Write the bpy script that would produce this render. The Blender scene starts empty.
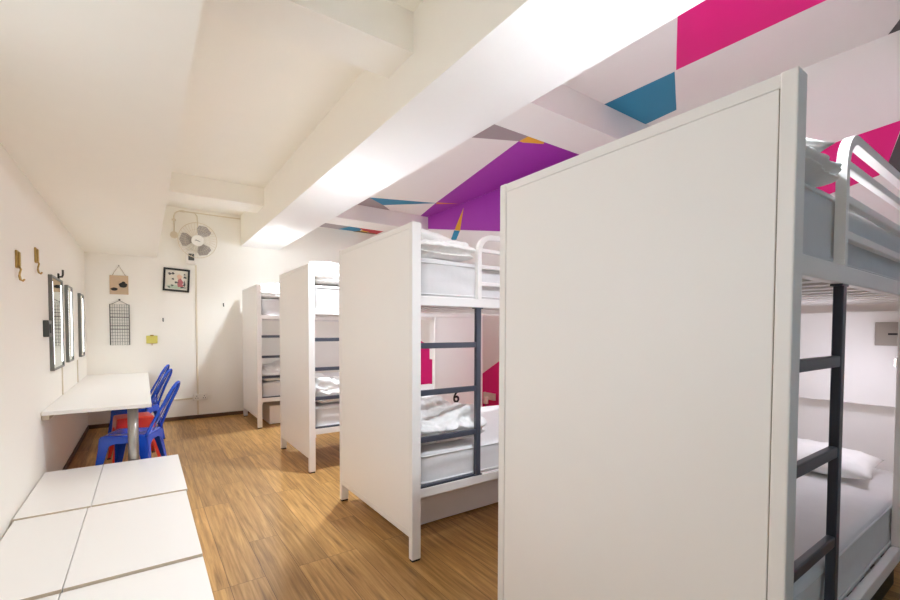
import bpy, bmesh, math, random
from mathutils import Vector, Matrix, noise
S = bpy.context.scene
COL = S.collection
PI = math.pi
R = math.radians

# ------------------------------------------------------------------ camera
cam_d = bpy.data.cameras.new('camera')
cam = bpy.data.objects.new('camera', cam_d); COL.objects.link(cam)
yaw, pitch, roll = R(33.917), R(-1.719), R(0.121)
fw = Vector((math.sin(yaw) * math.cos(pitch), math.cos(yaw) * math.cos(pitch), math.sin(pitch)))
rt0 = Vector((math.cos(yaw), -math.sin(yaw), 0)); up0 = rt0.cross(fw)
rt = rt0 * math.cos(roll) + up0 * math.sin(roll)
up = up0 * math.cos(roll) - rt0 * math.sin(roll)
m = Matrix((rt, up, -fw)).transposed().to_4x4()
m.translation = Vector((0, 0, 1.35))
cam.matrix_world = m
cam_d.sensor_width = 36; cam_d.sensor_fit = 'HORIZONTAL'
cam_d.lens = 430.957 / 900 * 36
cam_d.shift_x = (450 - 433.699) / 900
cam_d.shift_y = (342.986 - 300) / 900
cam_d.clip_start = 0.02
S.camera = cam

# ------------------------------------------------------------------ world, exposure
w = bpy.data.worlds.new('world'); S.world = w; w.use_nodes = True
w.node_tree.nodes['Background'].inputs[0].default_value = (0.90, 0.95, 1.0, 1)
w.node_tree.nodes['Background'].inputs[1].default_value = 1.8
S.view_settings.view_transform = 'Standard'; S.view_settings.look = 'None'
S.view_settings.exposure = 0.30; S.view_settings.gamma = 1.0
S.view_settings.use_curve_mapping = False
S.cycles.max_bounces = 20; S.cycles.diffuse_bounces = 16
LAMP_W = 156.0         # each ceiling downlight
SPILL_W = 8.0          # its diffuser's sideways spill
READ_W = 2.4          # each bunk reading lamp
MIRROR_W = 1.0         # LED strips of each mirror

# ------------------------------------------------------------------ materials
def lin(c):
    return tuple(((x / 255) / 12.92 if x / 255 <= .04045 else ((x / 255 + .055) / 1.055) ** 2.4) for x in c) + (1,)

def mat(name, rgb, rough=.5, metal=0.0, bump=0.0, bscale=40, vary=0.0, spec=.5, coat=0.0):
    M = bpy.data.materials.new(name); M.use_nodes = True
    nt = M.node_tree; b = nt.nodes['Principled BSDF']
    b.inputs['Roughness'].default_value = rough; b.inputs['Metallic'].default_value = metal
    b.inputs['Specular IOR Level'].default_value = spec
    b.inputs['Coat Weight'].default_value = coat
    tc = nt.nodes.new('ShaderNodeTexCoord')
    n = nt.nodes.new('ShaderNodeTexNoise'); n.inputs['Scale'].default_value = bscale; n.inputs['Detail'].default_value = 4
    nt.links.new(tc.outputs['Object'], n.inputs['Vector'])
    ramp = nt.nodes.new('ShaderNodeMix'); ramp.data_type = 'RGBA'
    c = lin(rgb)
    ramp.inputs[6].default_value = tuple(max(0, x * (1 - vary)) for x in c[:3]) + (1,)
    ramp.inputs[7].default_value = tuple(min(1, x * (1 + vary)) for x in c[:3]) + (1,)
    nt.links.new(n.outputs['Fac'], ramp.inputs[0]); nt.links.new(ramp.outputs[2], b.inputs['Base Color'])
    if bump:
        bp = nt.nodes.new('ShaderNodeBump'); bp.inputs['Strength'].default_value = bump; bp.inputs['Distance'].default_value = .01
        nt.links.new(n.outputs['Fac'], bp.inputs['Height']); nt.links.new(bp.outputs['Normal'], b.inputs['Normal'])
    return M

def emit(name, rgb, s):
    M = bpy.data.materials.new(name); M.use_nodes = True
    b = M.node_tree.nodes['Principled BSDF']
    b.inputs['Base Color'].default_value = lin(rgb)
    b.inputs['Emission Color'].default_value = lin(rgb); b.inputs['Emission Strength'].default_value = s
    return M

def floor_material():
    M = bpy.data.materials.new('oak_plank_floor'); M.use_nodes = True
    nt = M.node_tree; L = nt.links; N = nt.nodes; b = N['Principled BSDF']
    tc = N.new('ShaderNodeTexCoord')
    mp = N.new('ShaderNodeMapping'); mp.inputs['Rotation'].default_value = (0, 0, R(90))
    L.new(tc.outputs['Object'], mp.inputs['Vector'])
    br = N.new('ShaderNodeTexBrick'); br.offset = .37; br.offset_frequency = 3
    br.inputs['Scale'].default_value = 1.0; br.inputs['Brick Width'].default_value = 1.22
    br.inputs['Row Height'].default_value = .178; br.inputs['Mortar Size'].default_value = .0014
    br.inputs['Mortar Smooth'].default_value = .3; br.inputs['Bias'].default_value = 0
    br.inputs['Color1'].default_value = (0, 0, 0, 1); br.inputs['Color2'].default_value = (1, 1, 1, 1); br.inputs['Mortar'].default_value = (.5, .5, .5, 1)
    L.new(mp.outputs['Vector'], br.inputs['Vector'])
    mp2 = N.new('ShaderNodeMapping'); mp2.inputs['Scale'].default_value = (46, 2.2, 1)
    L.new(tc.outputs['Object'], mp2.inputs['Vector'])
    off = N.new('ShaderNodeVectorMath'); off.operation = 'ADD'
    sc = N.new('ShaderNodeVectorMath'); sc.operation = 'SCALE'; sc.inputs['Scale'].default_value = 17.0
    L.new(br.outputs['Color'], sc.inputs[0]); L.new(mp2.outputs['Vector'], off.inputs[0]); L.new(sc.outputs['Vector'], off.inputs[1])
    g = N.new('ShaderNodeTexNoise'); g.inputs['Scale'].default_value = 1.0; g.inputs['Detail'].default_value = 7
    g.inputs['Roughness'].default_value = .62; g.inputs['Distortion'].default_value = .45
    L.new(off.outputs['Vector'], g.inputs['Vector'])
    r = N.new('ShaderNodeValToRGB'); e = r.color_ramp.elements
    e[0].position = .25; e[0].color = lin((132, 96, 52)); e[1].position = .72; e[1].color = lin((216, 174, 112))
    e.new(.5).color = lin((188, 144, 84))
    L.new(g.outputs['Fac'], r.inputs['Fac'])
    tone = N.new('ShaderNodeMix'); tone.data_type = 'RGBA'; tone.blend_type = 'MULTIPLY'; tone.inputs[0].default_value = 1
    tr = N.new('ShaderNodeValToRGB'); tr.color_ramp.elements[0].color = (.76, .74, .72, 1); tr.color_ramp.elements[1].color = (1.08, 1.07, 1.05, 1)
    L.new(br.outputs['Color'], tr.inputs['Fac']); L.new(r.outputs['Color'], tone.inputs[6]); L.new(tr.outputs['Color'], tone.inputs[7])
    jo = N.new('ShaderNodeMix'); jo.data_type = 'RGBA'; jo.inputs[7].default_value = lin((88, 58, 34))
    L.new(br.outputs['Fac'], jo.inputs[0]); L.new(tone.outputs[2], jo.inputs[6])
    L.new(jo.outputs[2], b.inputs['Base Color'])
    b.inputs['Roughness'].default_value = .42
    bp = N.new('ShaderNodeBump'); bp.inputs['Strength'].default_value = .12; bp.inputs['Distance'].default_value = .004
    L.new(g.outputs['Fac'], bp.inputs['Height']); L.new(bp.outputs['Normal'], b.inputs['Normal'])
    return M

M = dict(
    wall=mat('warm_white_wall', (249, 246, 238), .75, bump=.08, bscale=60, vary=.01),
    ceil=mat('white_ceiling', (248, 244, 240), .8, vary=.01, bscale=8),
    cream=mat('cream_ceiling', (250, 247, 239), .8, vary=.01, bscale=8),
    beam=mat('white_beam', (250, 249, 247), .7, vary=.01, bscale=8),
    rear=mat('teal_wall', (150, 186, 208), .7, vary=.03, bscale=3),
    pink=mat('magenta_paint', (236, 10, 132), .6, vary=.03, bscale=6),
    teal=mat('teal_paint', (38, 138, 176), .6, vary=.03, bscale=6),
    purple=mat('purple_paint', (172, 58, 182), .6, vary=.03, bscale=6),
    yellow=mat('yellow_paint', (240, 182, 38), .6, vary=.03, bscale=6),
    grey=mat('mauve_grey_paint', (168, 156, 156), .6, vary=.03, bscale=6),
    dgrey=mat('charcoal_paint', (88, 82, 82), .6, vary=.03, bscale=6),
    red=mat('red_paint', (206, 48, 60), .6, vary=.03, bscale=6),
    olive=mat('olive_paint', (112, 94, 50), .6, vary=.03, bscale=6),
    orange=mat('orange_paint', (236, 150, 60), .6, vary=.03, bscale=6),
    skirt=mat('brown_skirting', (96, 70, 50), .5, vary=.15, bscale=14),
    bed=mat('white_powder_coat', (246, 243, 240), .32, bump=.02, bscale=300, vary=.005),
    board=mat('off_white_board', (249, 246, 243), .38, vary=.01, bscale=5),
    groove=mat('panel_groove', (150, 140, 128), .6),
    dark=mat('dark_grey_steel', (70, 74, 86), .35, bump=.02, bscale=200, vary=.04),
    rubber=mat('black_rubber', (30, 30, 30), .7),
    sheet=mat('white_sheet', (240, 237, 235), .85, bump=.25, bscale=9, vary=.02),
    linen=mat('white_duvet_cover', (248, 247, 245), .85, bump=.5, bscale=16, vary=.015),
    matt=mat('mattress_ticking', (226, 224, 224), .85, bump=.15, bscale=18, vary=.03),
    piping=mat('mattress_piping', (226, 225, 224), .7),
    lam=mat('white_laminate', (244, 241, 237), .35, vary=.006, bscale=4),
    edge=mat('beige_board_edge', (198, 182, 160), .6, vary=.05, bscale=40),
    blue=mat('blue_enamel', (20, 84, 214), .22, vary=.04, bscale=5, coat=.4),
    redm=mat('red_enamel', (224, 58, 36), .28, vary=.04, bscale=5, coat=.4),
    steel=mat('brushed_steel', (178, 174, 168), .3, .9, vary=.05, bscale=30),
    brass=mat('aged_brass', (188, 156, 92), .3, .85, vary=.15, bscale=60),
    plastic=mat('white_plastic', (240, 236, 228), .35),
    cable=mat('cream_conduit', (226, 216, 196), .5),
    blade=mat('grey_fan_blade', (168, 160, 154), .4),
    black=mat('black_plastic', (28, 26, 26), .4),
    blackw=mat('black_wire', (84, 78, 72), .45, .3),
    kraft=mat('beige_wood_panel', (206, 180, 150), .7, vary=.08, bscale=30),
    string=mat('jute_string', (178, 158, 132), .8),
    paper=mat('picture_paper', (226, 222, 208), .7, vary=.05, bscale=20),
    mint=mat('mint_wash', (190, 206, 186), .7, vary=.08, bscale=20),
    rose=mat('dusty_rose_print', (186, 106, 112), .7, vary=.1, bscale=30),
    skin=mat('pale_peach_print', (230, 196, 168), .7),
    mirror=mat('mirror_glass', (226, 234, 228), .02, 1.0),
    alum=mat('grey_aluminium', (128, 130, 126), .35, .6),
    note=mat('yellow_note_paper', (218, 208, 110), .8, vary=.06, bscale=40),
    outlet=mat('grey_metal_plate', (176, 168, 158), .4, .3),
    switch=mat('dark_grey_box', (84, 86, 84), .4, .3),
    lampglow=emit('downlight_glow', (255, 248, 236), 14),
    strip=emit('mirror_strip_glow', (248, 250, 252), 3),
    readglow=emit('reading_glow', (255, 246, 240), 5),
    oak=floor_material(),
    number=mat('black_vinyl', (22, 20, 20), .5),
)

# ------------------------------------------------------------------ mesh helpers
def box(bm, lo, hi, bev=0, seg=2, mi=0):
    t = bmesh.new()
    bmesh.ops.create_cube(t, size=1)
    s = [hi[i] - lo[i] for i in range(3)]; c = [(hi[i] + lo[i]) / 2 for i in range(3)]
    for v in t.verts: v.co = Vector([v.co[i] * s[i] + c[i] for i in range(3)])
    if bev: bmesh.ops.bevel(t, geom=t.edges[:], offset=bev, segments=seg, affect='EDGES', profile=.5)
    merge(bm, t, mi)

def merge(bm, t, mi=None, mtx=None):
    if mtx is not None: bmesh.ops.transform(t, matrix=mtx, verts=t.verts)
    vm = {}
    for v in t.verts: vm[v] = bm.verts.new(v.co)
    for f in t.faces:
        try: g = bm.faces.new([vm[v] for v in f.verts])
        except ValueError: continue
        g.smooth = f.smooth; g.material_index = f.material_index if mi is None else mi
    t.free()

def poly(bm, pts, mi=0):
    f = bm.faces.new([bm.verts.new(p) for p in pts]); f.material_index = mi; return f

def prism(bm, pts, d, mi=0):
    "closed prism: polygon pts pushed along vector d"
    d = Vector(d); a = [bm.verts.new(p) for p in pts]; b = [bm.verts.new(Vector(p) + d) for p in pts]
    n = len(pts)
    fs = [bm.faces.new(a[::-1]), bm.faces.new(b)] + [bm.faces.new((a[i], a[(i + 1) % n], b[(i + 1) % n], b[i])) for i in range(n)]
    for f in fs: f.material_index = mi

def cyl(bm, p0, p1, r0, r1=None, seg=20, mi=0):
    p0, p1 = Vector(p0), Vector(p1); r1 = r0 if r1 is None else r1
    d = p1 - p0; t = bmesh.new()
    bmesh.ops.create_cone(t, cap_ends=True, segments=seg, radius1=r0, radius2=r1, depth=d.length)
    for f in t.faces: f.smooth = len(f.verts) == 4
    q = Vector((0, 0, 1)).rotation_difference(d.normalized()).to_matrix().to_4x4()
    merge(bm, t, mi, Matrix.Translation((p0 + p1) / 2) @ q)

def tube(bm, pts, r, seg=10, mi=0, flat=1.0, closed=False, nrm=None):
    "swept tube; flat squeezes the section along the direction nrm"
    pts = [Vector(p) for p in pts]; n = len(pts); rings = []
    prev = None
    for i, p in enumerate(pts):
        if closed: d = pts[(i + 1) % n] - pts[i - 1]
        else: d = pts[min(i + 1, n - 1)] - pts[max(i - 1, 0)]
        d.normalize()
        if prev is None:
            a = Vector(nrm) if nrm else (Vector((0, 0, 1)) if abs(d.z) < .9 else Vector((1, 0, 0)))
        else: a = prev
        a = (a - d * a.dot(d)).normalized(); b = d.cross(a); prev = a
        rings.append([bm.verts.new(p + a * math.cos(2 * PI * k / seg) * r * flat + b * math.sin(2 * PI * k / seg) * r) for k in range(seg)])
    for i in range(n if closed else n - 1):
        A, B = rings[i], rings[(i + 1) % n]
        for k in range(seg):
            f = bm.faces.new((A[k], A[(k + 1) % seg], B[(k + 1) % seg], B[k])); f.smooth = True; f.material_index = mi
    if not closed:
        bm.faces.new(rings[0][::-1]).material_index = mi; bm.faces.new(rings[-1]).material_index = mi

def barpath(bm, pts, wx, wn, nrm, mi=0):
    "rectangular bar swept along pts; wn wide along nrm, wx across"
    pts = [Vector(p) for p in pts]; n = len(pts); rings = []; nrm = Vector(nrm)
    for i, p in enumerate(pts):
        d = (pts[min(i + 1, n - 1)] - pts[max(i - 1, 0)]).normalized()
        a = (nrm - d * nrm.dot(d)).normalized(); b = d.cross(a)
        rings.append([bm.verts.new(p + a * sa * wn / 2 + b * sb * wx / 2) for sa, sb in ((1, 1), (1, -1), (-1, -1), (-1, 1))])
    for i in range(n - 1):
        for k in range(4):
            bm.faces.new((rings[i][k], rings[i][(k + 1) % 4], rings[i + 1][(k + 1) % 4], rings[i + 1][k])).material_index = mi
    bm.faces.new(rings[0][::-1]).material_index = mi; bm.faces.new(rings[-1]).material_index = mi

def obj(name, bm, mats, parent=None, label=None):
    bmesh.ops.recalc_face_normals(bm, faces=bm.faces)
    me = bpy.data.meshes.new(name); bm.to_mesh(me); bm.free()
    for x in (mats if isinstance(mats, (list, tuple)) else [mats]): me.materials.append(x)
    o = bpy.data.objects.new(name, me); COL.objects.link(o)
    if parent: o.parent = parent
    if label: o['label'] = label
    return o

def thing(name, label, cat, loc=(0, 0, 0), rz=0, group=None):
    o = bpy.data.objects.new(name, None); COL.objects.link(o); o.empty_display_size = .1
    o.location = loc; o.rotation_euler = (0, 0, rz)
    return tag(o, label, cat, group)

def tag(o, label, cat, group=None):
    o['label'] = label; o['category'] = cat
    if group: o['group'] = group
    return o

def struct(name, bm, mats):
    o = obj(name, bm, mats); o['kind'] = 'structure'; return o

def dup(root, loc, rz, label, group=None):
    r = root.copy(); COL.objects.link(r); r.location = loc; r.rotation_euler = (0, 0, rz); r['label'] = label
    if group: r['group'] = group
    for ch in list(root.children):
        c = ch.copy(); COL.objects.link(c); c.parent = r
        for g in list(ch.children):
            d = g.copy(); COL.objects.link(d); d.parent = c
    return r

def B(): return bmesh.new()

# ------------------------------------------------------------------ the room
XL, XR, YB, YF, ZC = -.646, 3.78, 7.41, -1.35, 3.15
XB0, XB1, ZB = 1.296, 1.883, 2.671
XS, ZS = .17, 2.385
b = B(); box(b, (XL - .1, YF - .1, -.1), (XR + .1, YB + .1, 0)); struct('floor', b, M['oak'])
WY0, WY1, WZ0, WZ1 = .20, 2.10, .95, 2.20       # unseen opening added in the left wall to brighten the bed panels
b = B()
box(b, (XL - .1, YF, 0), (XL, WY0, ZC)); box(b, (XL - .1, WY1, 0), (XL, YB, ZC))
box(b, (XL - .1, WY0, 0), (XL, WY1, WZ0)); box(b, (XL - .1, WY0, WZ1), (XL, WY1, ZC)); struct('wall_left', b, M['wall'])
b = B()
for y in (WY0, (WY0 + WY1) / 2 - .025, WY1 - .05): box(b, (XL - .08, y, WZ0), (XL - .03, y + .05, WZ1))
for z in (WZ0, WZ1 - .05): box(b, (XL - .078, WY0 + .05, z), (XL - .032, WY1 - .05, z + .05))
struct('added_window_1', b, M['bed'])
pd = bpy.data.lights.new('added_window_portal', 'AREA'); pd.shape = 'RECTANGLE'; pd.size = WZ1 - WZ0; pd.size_y = WY1 - WY0; pd.cycles.is_portal = True
po = bpy.data.objects.new('added_window_portal', pd); COL.objects.link(po); po.location = (XL - .1, (WY0 + WY1) / 2, (WZ0 + WZ1) / 2); po.rotation_euler = (0, R(-90), 0)
b = B(); box(b, (XL - .1, YB, 0), (XR + .1, YB + .1, ZC)); struct('wall_back', b, M['wall'])
b = B(); box(b, (XL - .1, YF - .1, 0), (XR + .1, YF, ZC)); struct('wall_front', b, M['rear'])

# right wall with its painted mural (each colour a field of paint on the plaster)
paint = ['pink', 'teal', 'purple', 'yellow', 'grey', 'dgrey', 'red', 'olive', 'orange']
pm = [M['ceil']] + [M[k] for k in paint]
b = B(); box(b, (XR, YF, 0), (XR + .1, YB, ZC))
def onwall(k, pts, lift=.001): prism(b, [(XR - lift, y, z) for y, z in pts], (lift + .0004, 0, 0), 1 + paint.index(k))
onwall('purple', [(5.79, 3.149), (5.79, 2.96), (4.08, 2.60), (2.9, 2.35), (2.44, 2.6), (2.44, 3.149)])
onwall('yellow', [(4.87, 3.08), (5.08, 2.81), (4.95, 2.77)], .002)
onwall('teal', [(5.09, 2.805), (4.955, 2.772), (5.04, 2.66), (5.17, 2.68)], .002)
onwall('pink', [(1.9, 2.50), (1.06, 2.57), (.60, 2.612), (.665, 2.36), (.70, 2.31), (1.08, 2.22), (1.9, 2.02)])
onwall('dgrey', [(.595, 2.612), (.665, 2.36), (.64, 2.30), (.15, 2.26), (.15, 2.65)], .0015)
onwall('pink', [(6.5, 1.30), (6.0, 1.17), (5.64, 1.08), (5.64, .45), (6.5, .45)])
onwall('orange', [(5.67, 1.27), (5.69, 1.12), (5.61, 1.12)], .002)
onwall('pink', [(4.45, .76), (4.1, .96), (3.3, 1.40), (3.3, .25), (4.45, .25)])
struct('wall_right', b, pm)

pm = pm + [M['cream']]
b = B(); box(b, (XL - .1, YF - .1, ZC), (XB0 + .1, YB + .1, ZC + .1), mi=10); box(b, (XB0 + .1, YF - .1, ZC), (XR + .1, YB + .1, ZC + .1))
def onceil(k, pts, lift=.001): prism(b, [(x, y, ZC + .0004) for x, y in pts], (0, 0, -lift - .0004), 1 + paint.index(k))
onceil('pink', [(1.9, .97), (2.55, 1.31), (3.08, 1.585), (3.11, .80), (3.12, .2), (1.9, -.3)])
onceil('teal', [(3.07, 2.138), (3.09, 1.60), (3.63, 1.86), (3.66, 2.138)])
onceil('dgrey', [(3.778, .68), (3.63, .60), (3.5, .3), (3.778, .3)])
onceil('purple', [(2.99, 3.0), (3.0, 2.45), (3.778, 2.45), (3.778, 5.80), (3.65, 5.82), (3.46, 5.10)])
onceil('yellow', [(2.99, 3.0), (2.985, 2.60), (3.23, 2.91), (3.04, 3.0)], .002)
onceil('grey', [(2.57, 3.19), (2.57, 2.60), (2.985, 2.60), (2.99, 3.0)], .0015)
onceil('teal', [(2.575, 5.40), (3.47, 5.10), (2.89, 5.61)], .002)
onceil('orange', [(3.455, 5.06), (3.49, 5.14), (3.74, 4.95)], .002)
onceil('grey', [(2.57, 5.798), (2.575, 5.40), (2.89, 5.61), (3.1, 5.798)])
onceil('grey', [(2.4, 7.40), (2.4, 6.9), (3.03, 7.0), (2.91, 7.40)])
onceil('teal', [(2.91, 7.40), (3.04, 6.98), (3.24, 7.02), (3.29, 7.38)], .0015)
onceil('red', [(3.05, 6.95), (3.66, 6.98), (3.66, 7.40), (3.31, 7.23)], .002)
onceil('yellow', [(3.28, 7.24), (3.46, 7.27), (3.42, 7.33), (3.3, 7.31)], .0025)
onceil('olive', [(3.2, 7.405), (3.27, 7.30), (3.64, 7.34), (3.62, 7.405)], .003)
struct('ceiling', b, pm)

b = B(); box(b, (XB0, YF, ZB), (XB1, YB, ZC)); b.faces.ensure_lookup_table()
for f in b.faces:
    if f.calc_center_median().x < XB0 + .01: f.material_index = 1
struct('trim_1', b, [M['beam'], M['cream']])          # long downstand beam
b = B(); box(b, (XL, YF, ZS), (XS, YB, ZC)); struct('trim_2', b, M['cream'])            # boxed soffit over the left wall
ZX = 2.925
for i, (y0, y1) in enumerate(((2.14, 2.44), (5.80, 6.21))):
    b = B(); box(b, (XS, y0, ZX), (XB0, y1, ZC)); struct('trim_%d' % (3 + 2 * i), b, M['cream'])
    b = B(); box(b, (XB1, y0, ZX), (XR, y1 + (.08 if i == 0 else 0), ZC)); struct('trim_%d' % (4 + 2 * i), b, M['ceil'])
b = B(); box(b, (XL, YB - .014, 0), (XR, YB, .055), .003); struct('baseboard_back', b, M['skirt'])
b = B(); box(b, (XL, YF, 0), (XL + .014, YB - .014, .055), .003); struct('baseboard_left', b, M['skirt'])

# ------------------------------------------------------------------ downlights under the beam
for y, where in ((.86, 'nearest the camera'), (3.59, 'over the second bunk'), (6.21, 'nearest the far wall')):
    t = thing('ceiling_downlight', 'small round downlight under the long beam, the one ' + where, 'ceiling light', (1.59, y, ZB), 0, 'downlights along the beam')
    b = B(); cyl(b, (0, 0, -.014), (0, 0, 0), .052, .058, 32); obj('trim_ring', b, M['plastic'], t)
    b = B(); cyl(b, (0, 0, -.022), (0, 0, -.0135), .034, .042, 32); obj('diffuser', b, M['lampglow'], t)
    ld = bpy.data.lights.new('downlight_lamp', 'SPOT'); ld.energy = LAMP_W; ld.color = (.845, .925, 1); ld.shadow_soft_size = .045
    ld.spot_size = R(150); ld.spot_blend = 1.0
    lo = bpy.data.objects.new('downlight_lamp', ld); COL.objects.link(lo); lo.parent = t; lo.location = (0, 0, -.03)
    ld = bpy.data.lights.new('downlight_spill', 'POINT'); ld.energy = SPILL_W; ld.color = (.845, .925, 1); ld.shadow_soft_size = .03
    lo = bpy.data.objects.new('downlight_spill', ld); COL.objects.link(lo); lo.parent = t; lo.location = (0, 0, -.055)

# ------------------------------------------------------------------ bunk beds
BL, BW = 2.11, 1.01     # length (x) and width (y)
ZU, ZL = 1.55, .41      # top of the upper and lower side rails
PH = 1.965
def make_bed(label):
    t = thing('bunk_bed', label, 'bunk bed', (0, 0, 0), 0, 'white bunk beds in a row')
    p = .060
    # aisle end: two posts, frame border and flush board
    for y0 in (0, BW - .036):
        b = B(); box(b, (0, y0, .012), (p, y0 + .036, PH), .004)
        o = obj('post', b, M['bed'], t)
        f = B(); box(f, (.004, y0 + .004, 0), (p - .004, y0 + .032, .013), .002); obj('foot', f, M['rubber'], o, 'black rubber foot')
    b = B(); box(b, (.004, .0362, PH - .034), (p - .006, BW - .0362, PH - .0005), .003); obj('panel_rail', b, M['bed'], t)
    b = B(); box(b, (.004, .0362, .135), (p - .006, BW - .0362, .172), .003); obj('panel_rail', b, M['bed'], t)
    b = B(); box(b, (.0085, .0363, .1722), (.045, BW - .0363, PH - .0342), 0); obj('panel_backing', b, M['groove'], t)
    b = B(); box(b, (.0025, .0385, .1745), (.0084, BW - .0385, PH - .0365), .0012); obj('end_panel', b, M['board'], t, 'smooth off-white end panel facing the aisle')
    # head posts, head board
    for y0 in (0, BW - .045):
        b = B(); box(b, (BL - .045, y0, .012), (BL, y0 + .045, ZU + .04), .004); o = obj('post', b, M['bed'], t)
        f = B(); box(f, (BL - .041, y0 + .004, 0), (BL - .004, y0 + .041, .013), .002); obj('foot', f, M['rubber'], o, 'black rubber foot')
    b = B(); box(b, (BL - .035, .0455, .30), (BL - .010, BW - .0455, 1.515), .002); obj('headboard', b, M['board'], t)
    b = B(); box(b, (BL - .12, .0455, .95), (BL - .0352, BW - .0455, 1.455), .004); obj('head_box', b, M['board'], t)
    # side rails
    for z in (ZU, ZL):
        for y0 in (.024, BW - .034):
            b = B(); box(b, (p + .0002, y0, z - .056), (BL - .0452, y0 + .03, z), .004); obj('side_rail', b, M['bed'], t)
        for x0 in (p + .0002, BL - .0652):
            b = B(); box(b, (x0, .0544, z - .05), (x0 + .02, BW - .0342, z - .006), .003); obj('end_rail', b, M['bed'], t)
        k = 0
        x = .12
        while x < BL - .12:
            b = B(); box(b, (x, .0544, z - .046), (x + .07, BW - .0342, z - .030), .002); obj('slat', b, M['bed'], t)
            x += .165
        b = B(); box(b, (p + .0002, .027, z - .085), (p + .016, .049, z - .0565), .002); obj('bracket', b, M['bed'], t)
    # ladder
    lx = .497
    b = B(); box(b, (lx, .023, ZL + .004), (lx + .036, .048, ZU - .0565), .003); st = obj('ladder_stile', b, M['dark'], t, 'dark grey steel ladder upright')
    b = B(); box(b, (lx - .015, .022, ZL + .0002), (lx + .051, .052, ZL + .0075), .002); obj('stile_plate', b, M['dark'], st)
    b = B(); box(b, (lx - .015, .022, ZU - .0632), (lx + .051, .052, ZU - .0562), .002); obj('stile_plate', b, M['dark'], st)
    for z in (1.262, .982, .702):
        b = B(); box(b, (p + .0004, .025, z - .022), (lx - .0004, .046, z + .012), .004); obj('ladder_rung', b, M['dark'], t, 'dark grey steel ladder rung')
    b = B(); box(b, (p + .0004, .024, ZL + .0006), (lx - .0152, .048, ZL + .016), .003); obj('ladder_foot_bar', b, M['dark'], t, 'dark grey bar along the rail')
    # guard rail: flat hoop with three bars
    x0, x1, zt, r = .521, BL - .04, PH - .013, .105
    pts = [(x0, .038, ZU + .0005)] + [(x0 + r - r * math.cos(a), .038, zt - r + r * math.sin(a)) for a in [i * PI / 20 for i in range(11)]]
    pts += [(x1 - r + r * math.sin(a), .038, zt - r + r * math.cos(a)) for a in [i * PI / 20 for i in range(11)]] + [(x1, .038, ZU + .0005)]
    b = B(); barpath(b, pts, .030, .026, (0, 1, 0)); g = obj('guard_rail', b, M['bed'], t)
    for z in (1.862, 1.757, 1.648):
        b = B(); box(b, (x0 + .0152, .027, z - .013), (x1 - .0152, .049, z + .013), .004); obj('guard_bar', b, M['bed'], g)
    # far side guard
    b = B(); barpath(b, [(x, BW - .018, z) for x, y, z in pts], .030, .026, (0, 1, 0)); g = obj('guard_rail', b, M['bed'], t)
    for z in (1.862, 1.757, 1.648):
        b = B(); box(b, (x0 + .0152, BW - .029, z - .013), (x1 - .0152, BW - .007, z + .013), .004); obj('guard_bar', b, M['bed'], g)
    # privacy board on the near side of the head half
    b = B(); box(b, (1.46, .030, ZL + .0004), (BL - .0454, .046, ZU - .0568), .002); pb = obj('privacy_board', b, M['board'], t)
    b = B(); box(b, (1.43, .024, ZL + .0006), (1.4595, .054, ZU - .0568), .003); obj('board_edge', b, M['bed'], pb)
    # reading lamp on the inner face of the privacy board
    b = B(); box(b, (1.48, .0462, 1.19), (1.72, .066, 1.23), .005); lp = obj('reading_lamp', b, M['plastic'], t)
    b = B(); box(b, (1.485, .0661, 1.194), (1.715, .0705, 1.226), .001); obj('lamp_glow', b, M['readglow'], lp)
    return t

PX = 1.268
ys = (.372, 2.105, 3.965, 6.17)
SY = (1.0, 1.10, 1.02, 1.02)     # the bunks are not all equally wide
names = ('white bunk bed nearest the camera with its large end panel filling the foreground',
         'white bunk bed second from the camera, dark ladder fully seen',
         'white bunk bed third from the camera, between two other bunks',
         'white bunk bed at the far end of the row beside the back wall')
bed = make_bed(names[0]); beds = [bed]; bed.location = (PX, ys[0], 0)
for y, n in list(zip(ys, names))[1:]: beds.append(dup(bed, (PX, y, 0), 0, n))
for bd, q in zip(beds, SY): bd.scale.y = q
lampd = bpy.data.lights.new('reading_light', 'AREA'); lampd.shape = 'RECTANGLE'; lampd.size = .22; lampd.size_y = .03; lampd.energy = READ_W; lampd.color = (.88, .86, 1)
for bd in beds:
    lo = bpy.data.objects.new('reading_light', lampd); COL.objects.link(lo); lo.parent = bd; lo.location = (1.60, .074, 1.21); lo.rotation_euler = (R(68), 0, 0)
# bed number on the third bunk's privacy board
fc = bpy.data.curves.new('bed_number', 'FONT'); fc.body = '6'; fc.size = .19; fc.offset = .004; fc.extrude = .0006; fc.align_x = 'CENTER'
fo = bpy.data.objects.new('number_source', fc); COL.objects.link(fo)
bpy.context.view_layer.update()
me = bpy.data.meshes.new_from_object(fo.evaluated_get(bpy.context.evaluated_depsgraph_get()))
bpy.data.objects.remove(fo); me.materials.append(M['number'])
no = bpy.data.objects.new('bed_number', me); COL.objects.link(no)
pb3 = [c for c in beds[2].children if c.name.startswith('privacy_board')][0]
no.parent = pb3; no.location = (1.735, .0292, .51); no.rotation_euler = (R(90), 0, 0); no['label'] = 'black number 6'

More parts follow.
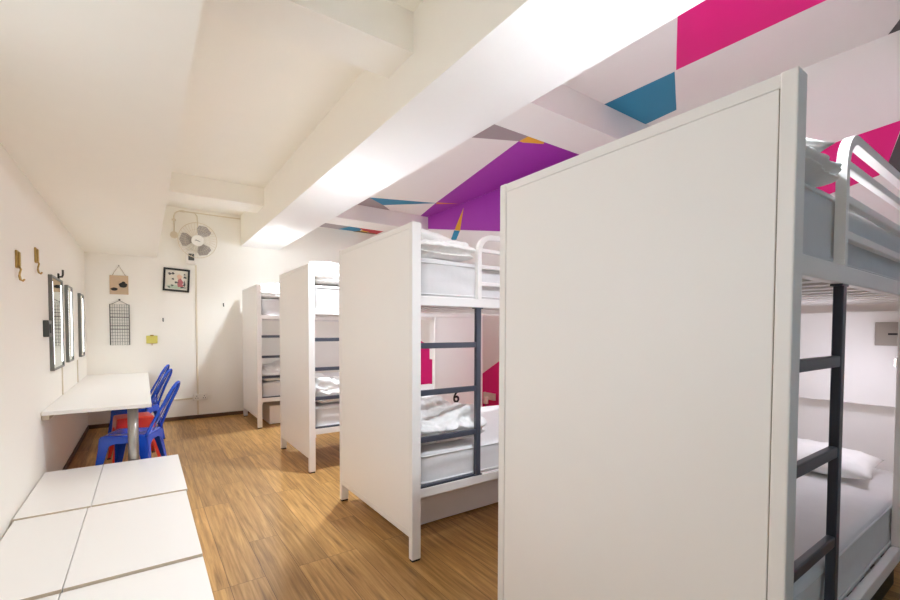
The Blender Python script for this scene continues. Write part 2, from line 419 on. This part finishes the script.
# ------------------------------------------------------------------ mattresses and bedding
def rbox(lo, hi, n, r, fn=None):
    "rounded dense box displaced by fn(point, normal-ish)"
    t = bmesh.new(); bmesh.ops.create_cube(t, size=2)
    bmesh.ops.subdivide_edges(t, edges=t.edges[:], cuts=n, use_grid_fill=True)
    h = [(hi[i] - lo[i]) / 2 for i in range(3)]; c = Vector([(hi[i] + lo[i]) / 2 for i in range(3)])
    for v in t.verts:
        p = Vector([v.co[i] * h[i] for i in range(3)])
        q = Vector([max(-(h[i] - r), min(h[i] - r, p[i])) for i in range(3)])
        d = p - q; nn = d.normalized() if d.length > 1e-9 else Vector((0, 0, 0))
        v.co = c + q + nn * min(r, d.length if d.length < r else r)
        if fn: v.co = v.co + fn(v.co, nn, Vector(v.co - c), h)
    for f in t.faces: f.smooth = True
    return t

def wr(p, s, seed): return noise.noise(Vector(p) * s + Vector((seed * 3.1, seed * 1.7, seed)))
def ridge(p, s, seed): return 1 - abs(noise.noise(Vector(p) * s + Vector((seed * 2.3, seed, seed * 5.1)))) * 2

def mattress_mesh(th, seed):
    def f(p, n, q, h):
        e = .006 * wr((p.x * 1.2, p.y * 1.2, p.z * 5), 3, seed)
        return n * e + Vector((0, 0, .012 * wr(p, 2.2, seed + 4) if n.z > .2 else 0))
    return rbox((0, 0, 0), (1.95, .905, th), 26, .03, f)

def add_mattress(bd, z, th, label, seed):
    t = tag(obj('mattress', mattress_mesh(th, seed), M['matt']), label, 'mattress', 'mattresses on the bunks')
    t.location = (bd.location.x + .083, bd.location.y + .0575 * bd.scale.y, z); t.scale.y = bd.scale.y
    for k, zz in enumerate((.045, th - .03)):
        b = B(); r = .05
        pts = []
        for cx, cy, a0 in ((1.95 - r, .905 - r, 0), (r, .905 - r, 90), (r, r, 180), (1.95 - r, r, 270)):
            for i in range(5):
                a = R(a0 + i * 22.5); pts.append((cx + (r + .001) * math.cos(a), cy + (r + .001) * math.sin(a), zz))
        tube(b, pts, .005, 6, closed=True); obj('piping', b, M['piping'], t)
    return t

def duvet_mesh(size, seed, amp=.03, rise=0):
    lx, ly, lz = size
    def f(p, n, q, h):
        a = amp * (ridge((p.x * 1.0, p.y * .7, p.z * 2.4), 5.5, seed) - .3) + amp * .5 * ridge((p.x, p.y * .8, p.z * 2.2), 11, seed + 3) + amp * .22 * ridge((p.x, p.y, p.z), 24, seed + 6)
        lay = .020 * math.sin(q.z / h[2] * PI * 2.6 + 2 * wr(p, 3, seed))
        d = n * a + Vector((n.x, n.y, 0)) * lay
        if n.z < -.3: d.z = max(0, d.z)
        if rise: d.z += rise * (wr((p.x, p.y, 0), 3.2, seed + 9)) * max(0, q.z / h[2])
        return d
    return rbox((0, 0, 0), size, 46, min(.075, lz * .46), f)

def pillow_mesh(size, seed):
    lx, ly, lz = size; t = bmesh.new(); n = 26
    vs = {}
    for s in (1, -1):
        for i in range(n + 1):
            for j in range(n + 1):
                u, v = i / n * 2 - 1, j / n * 2 - 1
                if s < 0 and (i in (0, n) or j in (0, n)): vs[s, i, j] = vs[1, i, j]; continue
                prof = ((1 - abs(u) ** 2.6) * (1 - abs(v) ** 2.6)) ** .55
                pin = 1 - .07 * (1 - abs(u)) * abs(v) ** 3 - .0
                x = u * lx / 2 * (1 - .06 * abs(u) ** 2 * (1 - v * v)); y = v * ly / 2 * (1 - .06 * abs(v) ** 2 * (1 - u * u))
                z = s * prof * lz / 2
                z += .014 * prof * ridge((x, y, s), 9, seed) + .012 * wr((x, y, s), 5, seed) * prof + .005 * prof * ridge((x, y, s), 20, seed + 2)
                vs[s, i, j] = t.verts.new((x, y, z))
    for s in (1, -1):
        for i in range(n):
            for j in range(n):
                q = [vs[s, i, j], vs[s, i + 1, j], vs[s, i + 1, j + 1], vs[s, i, j + 1]]
                f = t.faces.new(q if s > 0 else q[::-1]); f.smooth = True
    return t

def soft(name, bm, material, label, cat, loc, rot=(0, 0, 0), group=None):
    o = tag(obj(name, bm, material), label, cat, group); o.location = loc; o.rotation_euler = rot
    return o

zu, zl = ZU - .0295, ZL - .0295
which = ('nearest bunk bed', 'second bunk bed', 'third bunk bed', 'farthest bunk bed')
TU, TL = .262, .235
for i, bd in enumerate(beds):
    add_mattress(bd, zu, TU, 'white mattress on the upper level of the ' + which[i], i * 3 + 1)
    add_mattress(bd, zl, TL, 'white mattress on the lower level of the ' + which[i], i * 3 + 2)
UZ, LZ = zu + TU + .010, zl + TL + .010
def at(i, x, y, z): return (beds[i].location.x + x, beds[i].location.y + y * SY[i], z)
# upper levels: folded duvet with a pillow on top, all at the aisle end
for i in range(4):
    dz = (.065, .105, .12, .115)[i]
    soft('duvet', duvet_mesh((.40, .84, dz), 11 + i, .026, .03), M['linen'], 'folded white duvet on the upper mattress of the ' + which[i], 'duvet',
         at(i, .09, .07, UZ), (0, 0, 0), 'duvets on the bunks')
    soft('pillow', pillow_mesh((.42, .62, .115), 31 + i), M['linen'], 'white pillow lying on the folded duvet atop the ' + which[i], 'pillow',
         at(i, (.33, .28, .29, .28)[i], (.36, .40, .42, .42)[i], UZ + dz + (.058, .045, .05, .05)[i]), (R((8, 4, -4, 3)[i]), R((-6, 5, 4, -3)[i]), R((24, 8, -6, 10)[i])), 'pillows on the bunks')
# lower levels
soft('pillow', pillow_mesh((.38, .60, .13), 51), M['linen'], 'white pillow at the headboard of the nearest lower bunk', 'pillow', at(0, 1.66, .44, LZ + .052), (0, R(-3), R(4)), 'pillows on the bunks')
for i in (1, 2, 3):
    soft('duvet', duvet_mesh((.50, .82, .17), 61 + i, .042, .10), M['linen'], 'rumpled white duvet heaped on the lower mattress of the ' + which[i], 'duvet',
         at(i, .11, .09, LZ), (0, 0, 0), 'duvets on the bunks')

# storage boxes under two of the bunks
def under_box(label, loc, size, m_):
    t = thing('underbed_box', label, 'storage drawer', loc, 0, 'storage drawers under the bunks')
    b = B(); box(b, (0, 0, .012), size, .004); obj('underbed_body', b, m_, t)
    b = B()
    for x in (.06, size[0] - .06):
        for y in (.05, size[1] - .05): cyl(b, (x, y, 0), (x, y, .0125), .018, seg=12)
    obj('castor', b, M['rubber'], t)
    return t
under_box('wide white storage drawer under the second bunk bed', (1.40, 2.47, 0), (1.75, .62, .30), M['lam'])
under_box('white storage drawer under the farthest bunk bed', (1.46, 6.33, 0), (.85, .62, .27), M['lam'])
under_box('plain black box under the nearest bunk bed', (1.72, .50, 0), (1.55, .62, .30), M['black'])  # block added for the black mass under the nearest bunk

# ------------------------------------------------------------------ flat white storage boxes in the foreground
rows = [(4.300, 3.330, .272, .229, .010), (3.328, 2.338, .263, .221, -.006), (2.334, 1.36, .250, .222, -.012)]
rn = ('far row beside the table', 'middle row', 'near row, cut by the bottom edge')
for (y1, y0, z, xr, sh), n in zip(rows, rn):
    for side, (x0, x1) in (('narrow', (XL + .016 - sh * .4, -.2955 + sh)), ('wide', (-.2915 + sh, xr))):
        t = thing('storage_box', '%s white flat storage box in the %s, %s' % (side, n, 'wall side' if side == 'narrow' else 'aisle side'),
                  'storage box', (x0, y0, 0), 0, 'white storage boxes on the floor')
        W, D = x1 - x0, y1 - y0
        b = B(); box(b, (.004, .004, 0), (W - .004, D - .004, z - .0185), .003); obj('box_body', b, M['lam'], t)
        b = B(); box(b, (0, .0015, z - .018), (W, D, z), .0015); obj('lid', b, M['lam'], t)
        b = B(); box(b, (.001, 0, z - .0175), (W - .001, .0014, z - .001)); obj('edge_strip', b, M['edge'], t, 'beige edge of the lid')

# ------------------------------------------------------------------ table
t = thing('desk_table', 'long white laminate table along the left wall with steel legs', 'table', (XL, 4.27, 0))
TW, TD, TZ = .69, 3.125, .734
b = B(); box(b, (.003, 0, TZ - .030), (TW, TD, TZ), .003); obj('tabletop', b, M['lam'], t)
for y in (.082, 2.95):
    b = B(); cyl(b, (.56, y, .008), (.56, y, TZ - .0365), .038, seg=28); l = obj('leg', b, M['steel'], t, 'round brushed steel leg')
    b = B(); cyl(b, (.56, y, TZ - .0365), (.56, y, TZ - .0302), .05, seg=28); obj('leg_flange', b, M['steel'], l)
    b = B(); cyl(b, (.56, y, 0), (.56, y, .008), .044, seg=28); obj('leg_foot', b, M['steel'], l)
b = B(); box(b, (.002, .012, TZ - .066), (.045, TD - .03, TZ - .0305), .002); obj('wall_batten', b, M['edge'], t, 'wooden batten under the wall edge')

# ------------------------------------------------------------------ metal chairs (local +x = the way the chair faces)
def leg_shape(bm, top, foot, wt, wb, ang):
    "tapered folded-sheet leg with an angle section, opening towards the seat centre"
    for da in (0, 90):
        d = Vector((math.cos(R(ang + da)), math.sin(R(ang + da)), 0))
        nrm = Vector((-d.y, d.x, 0)) * (1 if da == 0 else -1)
        T, F = Vector(top), Vector(foot)
        prism(bm, [T, T + d * wt, F + d * wb, F], nrm * .004)

def make_chair(label):
    t = thing('metal_chair', label, 'chair', (0, 0, 0), 0, 'blue metal chairs at the long table')
    h = .178; zs = .445
    sm = rbox((-h, -h, zs - .03), (h, h, zs), 14, .014, lambda p, n, q, hh: Vector((0, 0, -.010 * (1 - min(1, (abs(q.x) / h) ** 2)) * (1 - min(1, (abs(q.y) / h) ** 2)))) if n.z > .5 else Vector((0, 0, 0)))
    obj('seat', sm, M['blue'], t)
    for sx, sy, ang in ((1, 1, 180), (-1, 1, 270), (-1, -1, 0), (1, -1, 90)):
        b = B(); leg_shape(b, (sx * (h - .004), sy * (h - .004), zs - .020), (sx * (h + .045), sy * (h + .045), .006), .085, .028, ang)
        l = obj('leg', b, M['blue'], t)
        b = B(); box(b, (sx * (h + .034) - .016, sy * (h + .034) - .016, 0), (sx * (h + .034) + .016, sy * (h + .034) + .016, .012), .003); obj('foot_cap', b, M['rubber'], l)
    # arched aprons between the legs
    for k in range(4):
        b = B(); n = 12; T = Matrix.Rotation(k * PI / 2, 3, 'Z')
        up_, lo_ = [], []
        for i in range(n + 1):
            u = i / n * 2 - 1
            drop = .035 + .10 * abs(u) ** 3
            o = h + .0015 + .002
            up_.append(T @ Vector((o, u * (h - .006), zs - .017))); lo_.append(T @ Vector((o + .012 * drop / .13, u * (h - .006), zs - .028 - drop)))
        for i in range(n): prism(b, [up_[i], up_[i + 1], lo_[i + 1], lo_[i]], T @ Vector((-.003, 0, 0)))
        obj('apron', b, M['blue'], t)
    # back hoop, two side slats and a centre slat
    hw = .170; pts = []; bz = .75
    zb0, zb1 = zs - .02, .88
    def bp(y, z): return Vector((-h + .006 - .195 * ((z - zs) / (.86 - zs)) ** 1.05 if z > zs else -h + .006, y, z))
    pts.append(bp(-hw, zb0)); pts += [bp(-hw + .012 * k, zb0 + .045 * k) for k in range(1, 7)]
    for i in range(17):
        a = PI - i * PI / 16; pts.append(bp(.098 * math.cos(a), bz + .125 * math.sin(a)))
    pts += [bp(hw - .012 * k, zb0 + .045 * k) for k in range(6, 0, -1)]; pts.append(bp(hw, zb0))
    b = B(); tube(b, pts, .0125, 10); obj('back_hoop', b, M['blue'], t)
    for y0, y1, wd, z1 in ((0, 0, .045, .852), (-.085, -.045, .012, .842), (.085, .045, .012, .842)):
        b = B(); n = 8
        zz = [zs + .001 + (z1 - zs) * i / n for i in range(n + 1)]
        barpath(b, [bp(y0 + (y1 - y0) * i / n, z) + Vector((.004, 0, 0)) for i, z in enumerate(zz)], wd, .004, (1, 0, 0))
        obj('back_slat', b, M['blue'], t)
    return t
c0 = make_chair('blue metal chair nearest the camera, pulled up to the long white table')
c0.location = (-.10, 4.655, 0); c0.rotation_euler = (0, 0, R(180 - 20))
dup(c0, (-.09, 6.12, 0), R(180 - 22), 'blue metal chair behind the red stool, second from the camera')
dup(c0, (-.09, 6.86, 0), R(180 - 20), 'blue metal chair closest to the back wall, half hidden behind another blue chair')
t = thing('metal_stool', 'red metal stool tucked under the table between two blue chairs', 'stool', (-.10, 5.40, 0), R(8))
h, zs = .155, .465
sm = rbox((-h, -h, zs - .03), (h, h, zs), 12, .014); obj('seat', sm, M['redm'], t)
for sx, sy, ang in ((1, 1, 180), (-1, 1, 270), (-1, -1, 0), (1, -1, 90)):
    b = B(); leg_shape(b, (sx * (h - .004), sy * (h - .004), zs - .020), (sx * (h + .055), sy * (h + .055), .006), .08, .028, ang); l = obj('leg', b, M['redm'], t)
    b = B(); box(b, (sx * (h + .042) - .016, sy * (h + .042) - .016, 0), (sx * (h + .042) + .016, sy * (h + .042) + .016, .012), .003); obj('foot_cap', b, M['rubber'], l)
for k in range(4):
    b = B(); n = 12; T = Matrix.Rotation(k * PI / 2, 3, 'Z'); U, Lo = [], []
    for i in range(n + 1):
        u = i / n * 2 - 1; drop = .075 + .08 * abs(u) ** 3
        U.append(T @ Vector((h + .0035, u * (h - .006), zs - .017))); Lo.append(T @ Vector((h + .0035 + .012 * drop / .13, u * (h - .006), zs - .028 - drop)))
    for i in range(n): prism(b, [U[i], U[i + 1], Lo[i + 1], Lo[i]], T @ Vector((-.003, 0, 0)))
    obj('apron', b, M['redm'], t)

# ------------------------------------------------------------------ left wall: hooks, mirrors, switch box
for y, z, n in ((3.64, 1.74, 'nearer the camera'), (4.21, 1.845, 'farther from the camera')):
    t = thing('brass_hook', 'ornate brass wall hook on the left wall, the one ' + n, 'wall hook', (XL, y, z), 0, 'brass hooks on the left wall')
    b = B(); box(b, (0, -.024, -.015), (.012, .024, .095), .004); box(b, (.012, -.015, -.005), (.022, .015, .085), .004); obj('back_plate', b, M['brass'], t)
    b = B(); tube(b, [(.012, 0, .0), (.022, 0, -.02), (.016, 0, -.045), (.014, 0, -.065), (.018, 0, -.085), (.03, 0, -.092), (.038, 0, -.080)], .0055, 8)
    for sy in (-1, 1): tube(b, [(.014, 0, -.05), (.015, sy * .014, -.06), (.018, sy * .018, -.08), (.026, sy * .010, -.088)], .004, 8)
    obj('hook_arm', b, M['brass'], t)

def mirror(y0, y1, z0, z1, n):
    t = thing('wall_mirror', 'framed mirror above the long table, ' + n, 'mirror', (XL, y0, z0), 0, 'wall mirrors over the table')
    W, Hh = y1 - y0, z1 - z0
    b = B(); box(b, (.0, .014, .014), (.016, W - .014, Hh - .014)); obj('backing', b, M['switch'], t)
    b = B()
    for lo, hi in (((0, 0, 0), (.028, .014, Hh)), ((0, W - .014, 0), (.028, W, Hh)), ((0, .0142, 0), (.028, W - .0142, .016)), ((0, .0142, Hh - .016), (.028, W - .0142, Hh))): box(b, lo, hi, .003)
    obj('mirror_frame', b, M['alum'], t)
    b = B(); box(b, (.0162, .0144, .0164), (.020, W - .0144, Hh - .0164)); obj('mirror_glass', b, M['mirror'], t)
    for yy in (.045, W - .065):
        b = B(); box(b, (.0201, yy, .05), (.023, yy + .02, Hh - .05), .001); obj('light_strip', b, M['strip'], t, 'glowing white light strip')
    ml = bpy.data.lights.new('mirror_light', 'AREA'); ml.shape = 'RECTANGLE'; ml.size = Hh - .1; ml.size_y = W - .12; ml.energy = MIRROR_W; ml.color = (.86, .93, 1)
    mo = bpy.data.objects.new('mirror_light', ml); COL.objects.link(mo); mo.parent = t; mo.location = (.026, W / 2, Hh / 2); mo.rotation_euler = (0, R(-90), 0)
mirror(4.70, 5.26, 1.005, 1.80, 'nearest the camera')
mirror(5.58, 5.92, 1.02, 1.79, 'the middle of three')
mirror(6.60, 6.94, 1.02, 1.78, 'the last one before the back wall')
t = thing('switch_box', 'dark grey switch box on the left wall beside the first mirror', 'switch box', (XL, 4.44, 1.29), 0)
b = B(); box(b, (0, 0, 0), (.035, .15, .13), .004); obj('switch_housing', b, M['switch'], t)
b = B(); box(b, (.035, .03, .03), (.042, .07, .10), .003); box(b, (.035, .085, .03), (.042, .125, .10), .003); obj('rocker', b, M['black'], t)
t = thing('bracket_hook', 'small black bracket hook above the far corner of the first mirror', 'wall hook', (XL, 5.20, 1.81), 0)
b = B(); box(b, (0, -.02, -.005), (.012, .02, .05), .003); tube(b, [(.012, 0, .02), (.03, 0, .02), (.036, .004, .04), (.036, .006, .085)], .008, 8); obj('hook_arm', b, M['black'], t)
# conduits from the sockets down to the table
for y, n in ((5.30, 'first'), (6.42, 'second')):
    b = B(); box(b, (XL, y - .009, .736), (XL + .010, y + .009, 1.0), .002)
    tag(obj('cable_trunking', b, M['cable']), 'thin cream cable trunking down the left wall to the table, the %s from the camera' % n, 'cable trunking', 'cable trunking on the left wall')

# ------------------------------------------------------------------ back wall
def bw(x, z, y=0): return (x, YB - y, z)
# hanging wooden picture
t = thing('hanging_picture', 'small beige wooden picture with dark animal shapes hung on a string', 'picture', bw(-.275, 1.965), 0)
b = B(); box(b, (-.105, -.016, -.13), (.105, -.001, .13), .003); obj('wood_panel', b, M['kraft'], t)
b = B()
for cx, cz, rx, rz in ((.045, .0, .048, .036), (-.055, -.06, .040, .022), (.05, .035, .02, .014)):
    prism(b, [(cx + rx * math.cos(a) * (1 + .08 * math.sin(5 * a)), -.0161, cz + rz * math.sin(a)) for a in [2 * PI * i / 24 for i in range(24)]], (0, -.0012, 0))
obj('dark_motif', b, M['black'], t)
b = B(); tube(b, [(-.075, -.010, .129), (0, -.006, .265), (.075, -.010, .129)], .003, 6); obj('string', b, M['string'], t)
b = B(); cyl(b, (0, 0, .268), (0, -.022, .268), .007, seg=10); obj('nail', b, M['steel'], t)
# framed print
t = thing('framed_print', 'square black-framed colourful print hanging slightly crooked left of the fan', 'picture', bw(.41, 2.078), 0)
t.rotation_euler = (0, R(3), 0)
F = .168
b = B()
for lo, hi in (((-F, -.022, -F), (-F + .026, 0, F)), ((F - .026, -.022, -F), (F, 0, F)), ((-F + .0262, -.022, -F), (F - .0262, 0, -F + .026)), ((-F + .0262, -.022, F - .026), (F - .0262, 0, F))): box(b, lo, hi, .002)
obj('picture_frame', b, M['black'], t)
b = B(); box(b, (-F + .0263, -.010, -F + .0263), (F - .0263, -.002, F - .0263)); obj('print_paper', b, M['paper'], t)
def blob(cx, cz, rx, rz, ph=0, w=.1, k=3, d=0):
    cx, cz, rx, rz = cx * .84, cz * .84, rx * .84, rz * .84
    return [(cx + rx * (1 + w * math.sin(k * a + ph)) * math.cos(a), -.0101 - d, cz + rz * (1 + w * math.cos(k * a + ph)) * math.sin(a)) for a in [2 * PI * i / 20 for i in range(20)]]
b = B(); prism(b, blob(-.02, -.125, .13, .035, 1, .2), (0, -.0005, 0)); obj('print_wash', b, M['mint'], t)
b = B(); prism(b, blob(.055, -.03, .042, .055, 2, .18), (0, -.0012, 0)); prism(b, blob(.06, -.09, .05, .03, 1, .2), (0, -.001, 0)); obj('print_shape', b, M['rose'], t)
b = B(); prism(b, blob(.045, .055, .04, .045, 0, .12), (0, -.0012, 0)); obj('print_shape', b, M['skin'], t)
b = B()
for cx, cz, rx, rz, ph in ((-.10, .10, .028, .02, 0), (-.055, .108, .018, .022, 1), (.125, .055, .024, .018, 2), (-.055, .015, .018, .016, 3), (.0, -.045, .03, .016, 1), (.12, -.06, .014, .05, 2), (-.06, -.10, .02, .014, 0), (.10, -.125, .045, .012, 1), (.12, .105, .016, .012, 1), (-.11, -.13, .02, .012, 3)):
    b = B(); prism(b, blob(cx, cz, rx, rz, ph, .3, 3, .0002), (0, -.0014, 0)); obj('print_mark', b, M['switch'], t)
# wire rack
t = thing('wire_rack', 'black wire grid rack hanging below the beige wooden picture', 'wire rack', bw(-.275, 1.415), 0)
b = B(); tube(b, [(-.108, -.014, .28), (.108, -.014, .28), (.108, -.014, -.28), (-.108, -.014, -.28)], .0055, 8, closed=True); obj('rack_frame', b, M['blackw'], t)
b = B()
for i in range(1, 8): x = -.108 + .216 * i / 8; tube(b, [(x, -.014, .279), (x, -.014, -.279)], .0017, 6)
for i in range(1, 13): z = .28 - .56 * i / 13; tube(b, [(-.107, -.016, z), (.107, -.016, z)], .0017, 6)
obj('wire_grid', b, M['blackw'], t)
for z in (.10, -.06):
    b = B()
    for dy, dz in ((.045, 0), (.045, .05), (.03, .0)): tube(b, [(-.107, -.016, z + dz), (-.107, -.016 - dy, z + dz), (.107, -.016 - dy, z + dz), (.107, -.016, z + dz)], .003, 6)
    obj('wire_shelf', b, M['blackw'], t)
b = B(); tube(b, [(-.09, -.012, .282), (0, -.008, .335), (.09, -.012, .282)], .003, 6); cyl(b, (0, 0, .345), (0, -.02, .345), .012, seg=12); obj('hanger', b, M['blackw'], t)
# note holder, hooks
t = thing('memo_holder', 'yellow note pad clipped to the back wall above the blue chairs', 'note pad', bw(.095, 1.205), 0)
b = B(); box(b, (-.068, -.020, -.055), (.068, -.003, .055), .004); obj('note_pad', b, M['note'], t)
b = B(); box(b, (-.02, -.026, .05), (.02, 0, .068), .003); tube(b, [(0, -.018, -.054), (0, -.022, -.075), (0, -.034, -.082), (0, -.04, -.07)], .004, 6); obj('clip', b, M['brass'], t)
for x, z, n in ((.235, 1.49, 'dark wall hook above the note pad'), (1.035, 1.735, 'dark wall hook on the back wall right of the conduit')):
    t = thing('coat_hook', n, 'wall hook', bw(x, z), 0, 'small dark hooks on the back wall')
    b = B(); box(b, (-.008, -.006, -.022), (.008, 0, .028), .003); tube(b, [(0, -.006, .01), (0, -.026, -.01), (0, -.03, -.026), (0, -.042, -.018)], .005, 8); obj('hook_arm', b, M['switch'], t)

# wall fan
t = thing('wall_fan', 'white three-bladed fan with grey blades mounted high on the back wall', 'fan', bw(.60, 2.43), 0)
b = B(); box(b, (-.075, -.07, -.11), (.075, 0, .11), .02, 3); obj('fan_base', b, M['plastic'], t)
b = B(); box(b, (-.038, -.0745, -.055), (.038, -.0702, .045), .002); obj('control_panel', b, M['switch'], t, 'dark control panel')
b = B(); tube(b, [(0, -.035, .11), (.02, -.05, .16), (.065, -.08, .22)], .02, 12); obj('fan_neck', b, M['plastic'], t)
hub = Vector((.075, -.20, .225)); ax = Vector((-.10, -.97, -.22)).normalized()
fr = Matrix((Vector((1, 0, 0)) - ax * ax.x, ax.cross(Vector((1, 0, 0))), ax)).transposed()
for i in range(2): fr.col[i].normalize()
def fp(x, y, z): return hub + fr @ Vector((x, y, z))
b = B(); cyl(b, fp(0, 0, -.14), fp(0, 0, -.02), .055, .075, 24); obj('motor', b, M['plastic'], t)
for k in range(3):
    b = B(); a0 = R(62 + 120 * k); up_, dn_ = [], []
    outl = []
    for s, rr in ((-.3, .05), (-.52, .11), (-.58, .17), (-.44, .22), (0, .235), (.42, .215), (.54, .17), (.48, .10), (.3, .05)):
        outl.append(fp(rr * math.cos(a0 + s), rr * math.sin(a0 + s), -.012 + .05 * s))
    prism(b, outl, ax * .004); obj('fan_blade', b, M['blade'], t)
b = B(); cyl(b, fp(0, 0, -.02), fp(0, 0, .035), .035, .03, 20); obj('blade_hub', b, M['blade'], t)
def dome(rr): return .075 * math.sqrt(max(0, 1 - (rr / .255) ** 2))
b = B()
for sgn in (1, -1):
    for k in range(36):
        a = 2 * PI * k / 36; tube(b, [fp(rr * math.cos(a + .25 * (1 - rr / .25)), rr * math.sin(a + .25 * (1 - rr / .25)), sgn * dome(rr)) for rr in (.06, .12, .18, .225, .25)], .0012, 4)
tube(b, [fp(.252 * math.cos(2 * PI * k / 48), .252 * math.sin(2 * PI * k / 48), 0) for k in range(48)], .005, 6, closed=True)
tube(b, [fp(.16 * math.cos(2 * PI * k / 40), .16 * math.sin(2 * PI * k / 40), dome(.16)) for k in range(40)], .0015, 4, closed=True)
obj('fan_cage', b, M['cable'], t)
b = B(); cyl(b, fp(0, 0, .066), fp(0, 0, .082), .082, .076, 32); cp = obj('cage_badge', b, M['plastic'], t)
b = B()
q = [(-.035, .008), (-.018, .014), (.0, .006), (.034, -.006), (.034, -.013), (.0, -.004), (-.02, .004), (-.035, -.002)]
prism(b, [fp(x, y, .0822) for x, y in q], ax * .0008); obj('badge_mark', b, M['switch'], cp)

# conduit and sockets on the back wall
t = thing('electrical_conduit', 'cream conduit pipe along the top of the back wall with a round box', 'conduit', bw(.388, 2.735), 0)
Z = 3.095 - 2.735
b = B(); tube(b, [(0, -.014, .05), (0, -.014, Z - .09), (.012, -.014, Z - .045), (.035, -.014, Z - .02), (.075, -.014, Z), (.32, -.014, Z)] + [(.5, -.014, Z), (.90, -.014, Z)], .009, 8); obj('pipe_run', b, M['cable'], t)
b = B(); tube(b, [(.27, -.016, Z), (.30, -.02, Z - .05), (.305, -.03, Z - .12), (.30, -.035, Z - .30)], .008, 8); obj('fan_feed', b, M['cable'], t)
b = B(); cyl(b, (0, 0, 0), (0, -.03, 0), .05, seg=24); cyl(b, (0, -.03, 0), (0, -.034, 0), .036, seg=24); obj('junction_box', b, M['cable'], t)
b = B()
for x, z, in ((0, Z - .14), (.11, Z)): box(b, (x - .028, -.03, z - .012), (x + .028, 0, z + .012), .003)
obj('pipe_clip', b, M['cable'], t)
b = B(); box(b, (.652, YB - .014, .06), (.676, YB, 2.318), .003)
tag(obj('vertical_trunking', b, M['cable']), 'thin vertical cream cable trunking below the fan down to the skirting', 'cable trunking')
b = B(); box(b, (.05, YB - .014, .30), (.598, YB, .322), .003)
tag(obj('horizontal_trunking', b, M['cable']), 'horizontal cream cable trunking low on the back wall behind the blue chairs', 'cable trunking')
t = thing('wall_socket', 'white double wall socket low on the back wall beside the trunking', 'wall socket', bw(.70, .325), 0)
b = B(); box(b, (-.10, -.032, -.05), (.10, -.0145, .05), .004); obj('socket_plate', b, M['plastic'], t)
b = B()
for cx in (-.05, .05):
    for dx, dz in ((0, .018), (-.014, -.012), (.014, -.012)): box(b, (cx + dx - .004, -.0328, dz - .007), (cx + dx + .004, -.0321, dz + .007))
obj('socket_pins', b, M['black'], t)
# socket on the magenta patch between the second and third bunks
t = thing('wall_socket', 'white double wall socket with a hanging plug on the magenta wall', 'wall socket', (XR - .0012, 4.28, .48), 0)
b = B(); box(b, (-.03, -.11, -.045), (0, .11, .045), .004); obj('socket_plate', b, M['plastic'], t)
b = B(); box(b, (-.075, .0, -.10), (-.0302, .055, -.01), .006); obj('plug', b, M['plastic'], t)
b = B(); tube(b, [(-.055, .028, -.102), (-.055, .03, -.17), (-.03, .04, -.30)], .006, 8); obj('cable', b, M['switch'], t, 'dark cable')
# socket on the nearest headboard
t = thing('bunk_socket', 'grey metal socket plate on the headboard of the nearest lower bunk', 'wall socket', (PX + BL - .1205, .535, 1.335), 0)
b = B(); box(b, (-.012, -.062, -.062), (0, .062, .062), .003); obj('socket_plate', b, M['outlet'], t)
b = B(); box(b, (-.0155, -.05, -.05), (-.0122, .05, .05), .002); obj('socket_face', b, M['outlet'], t)
b = B(); box(b, (-.0165, -.03, -.006), (-.0157, .012, .004)); obj('socket_slot', b, M['black'], t)
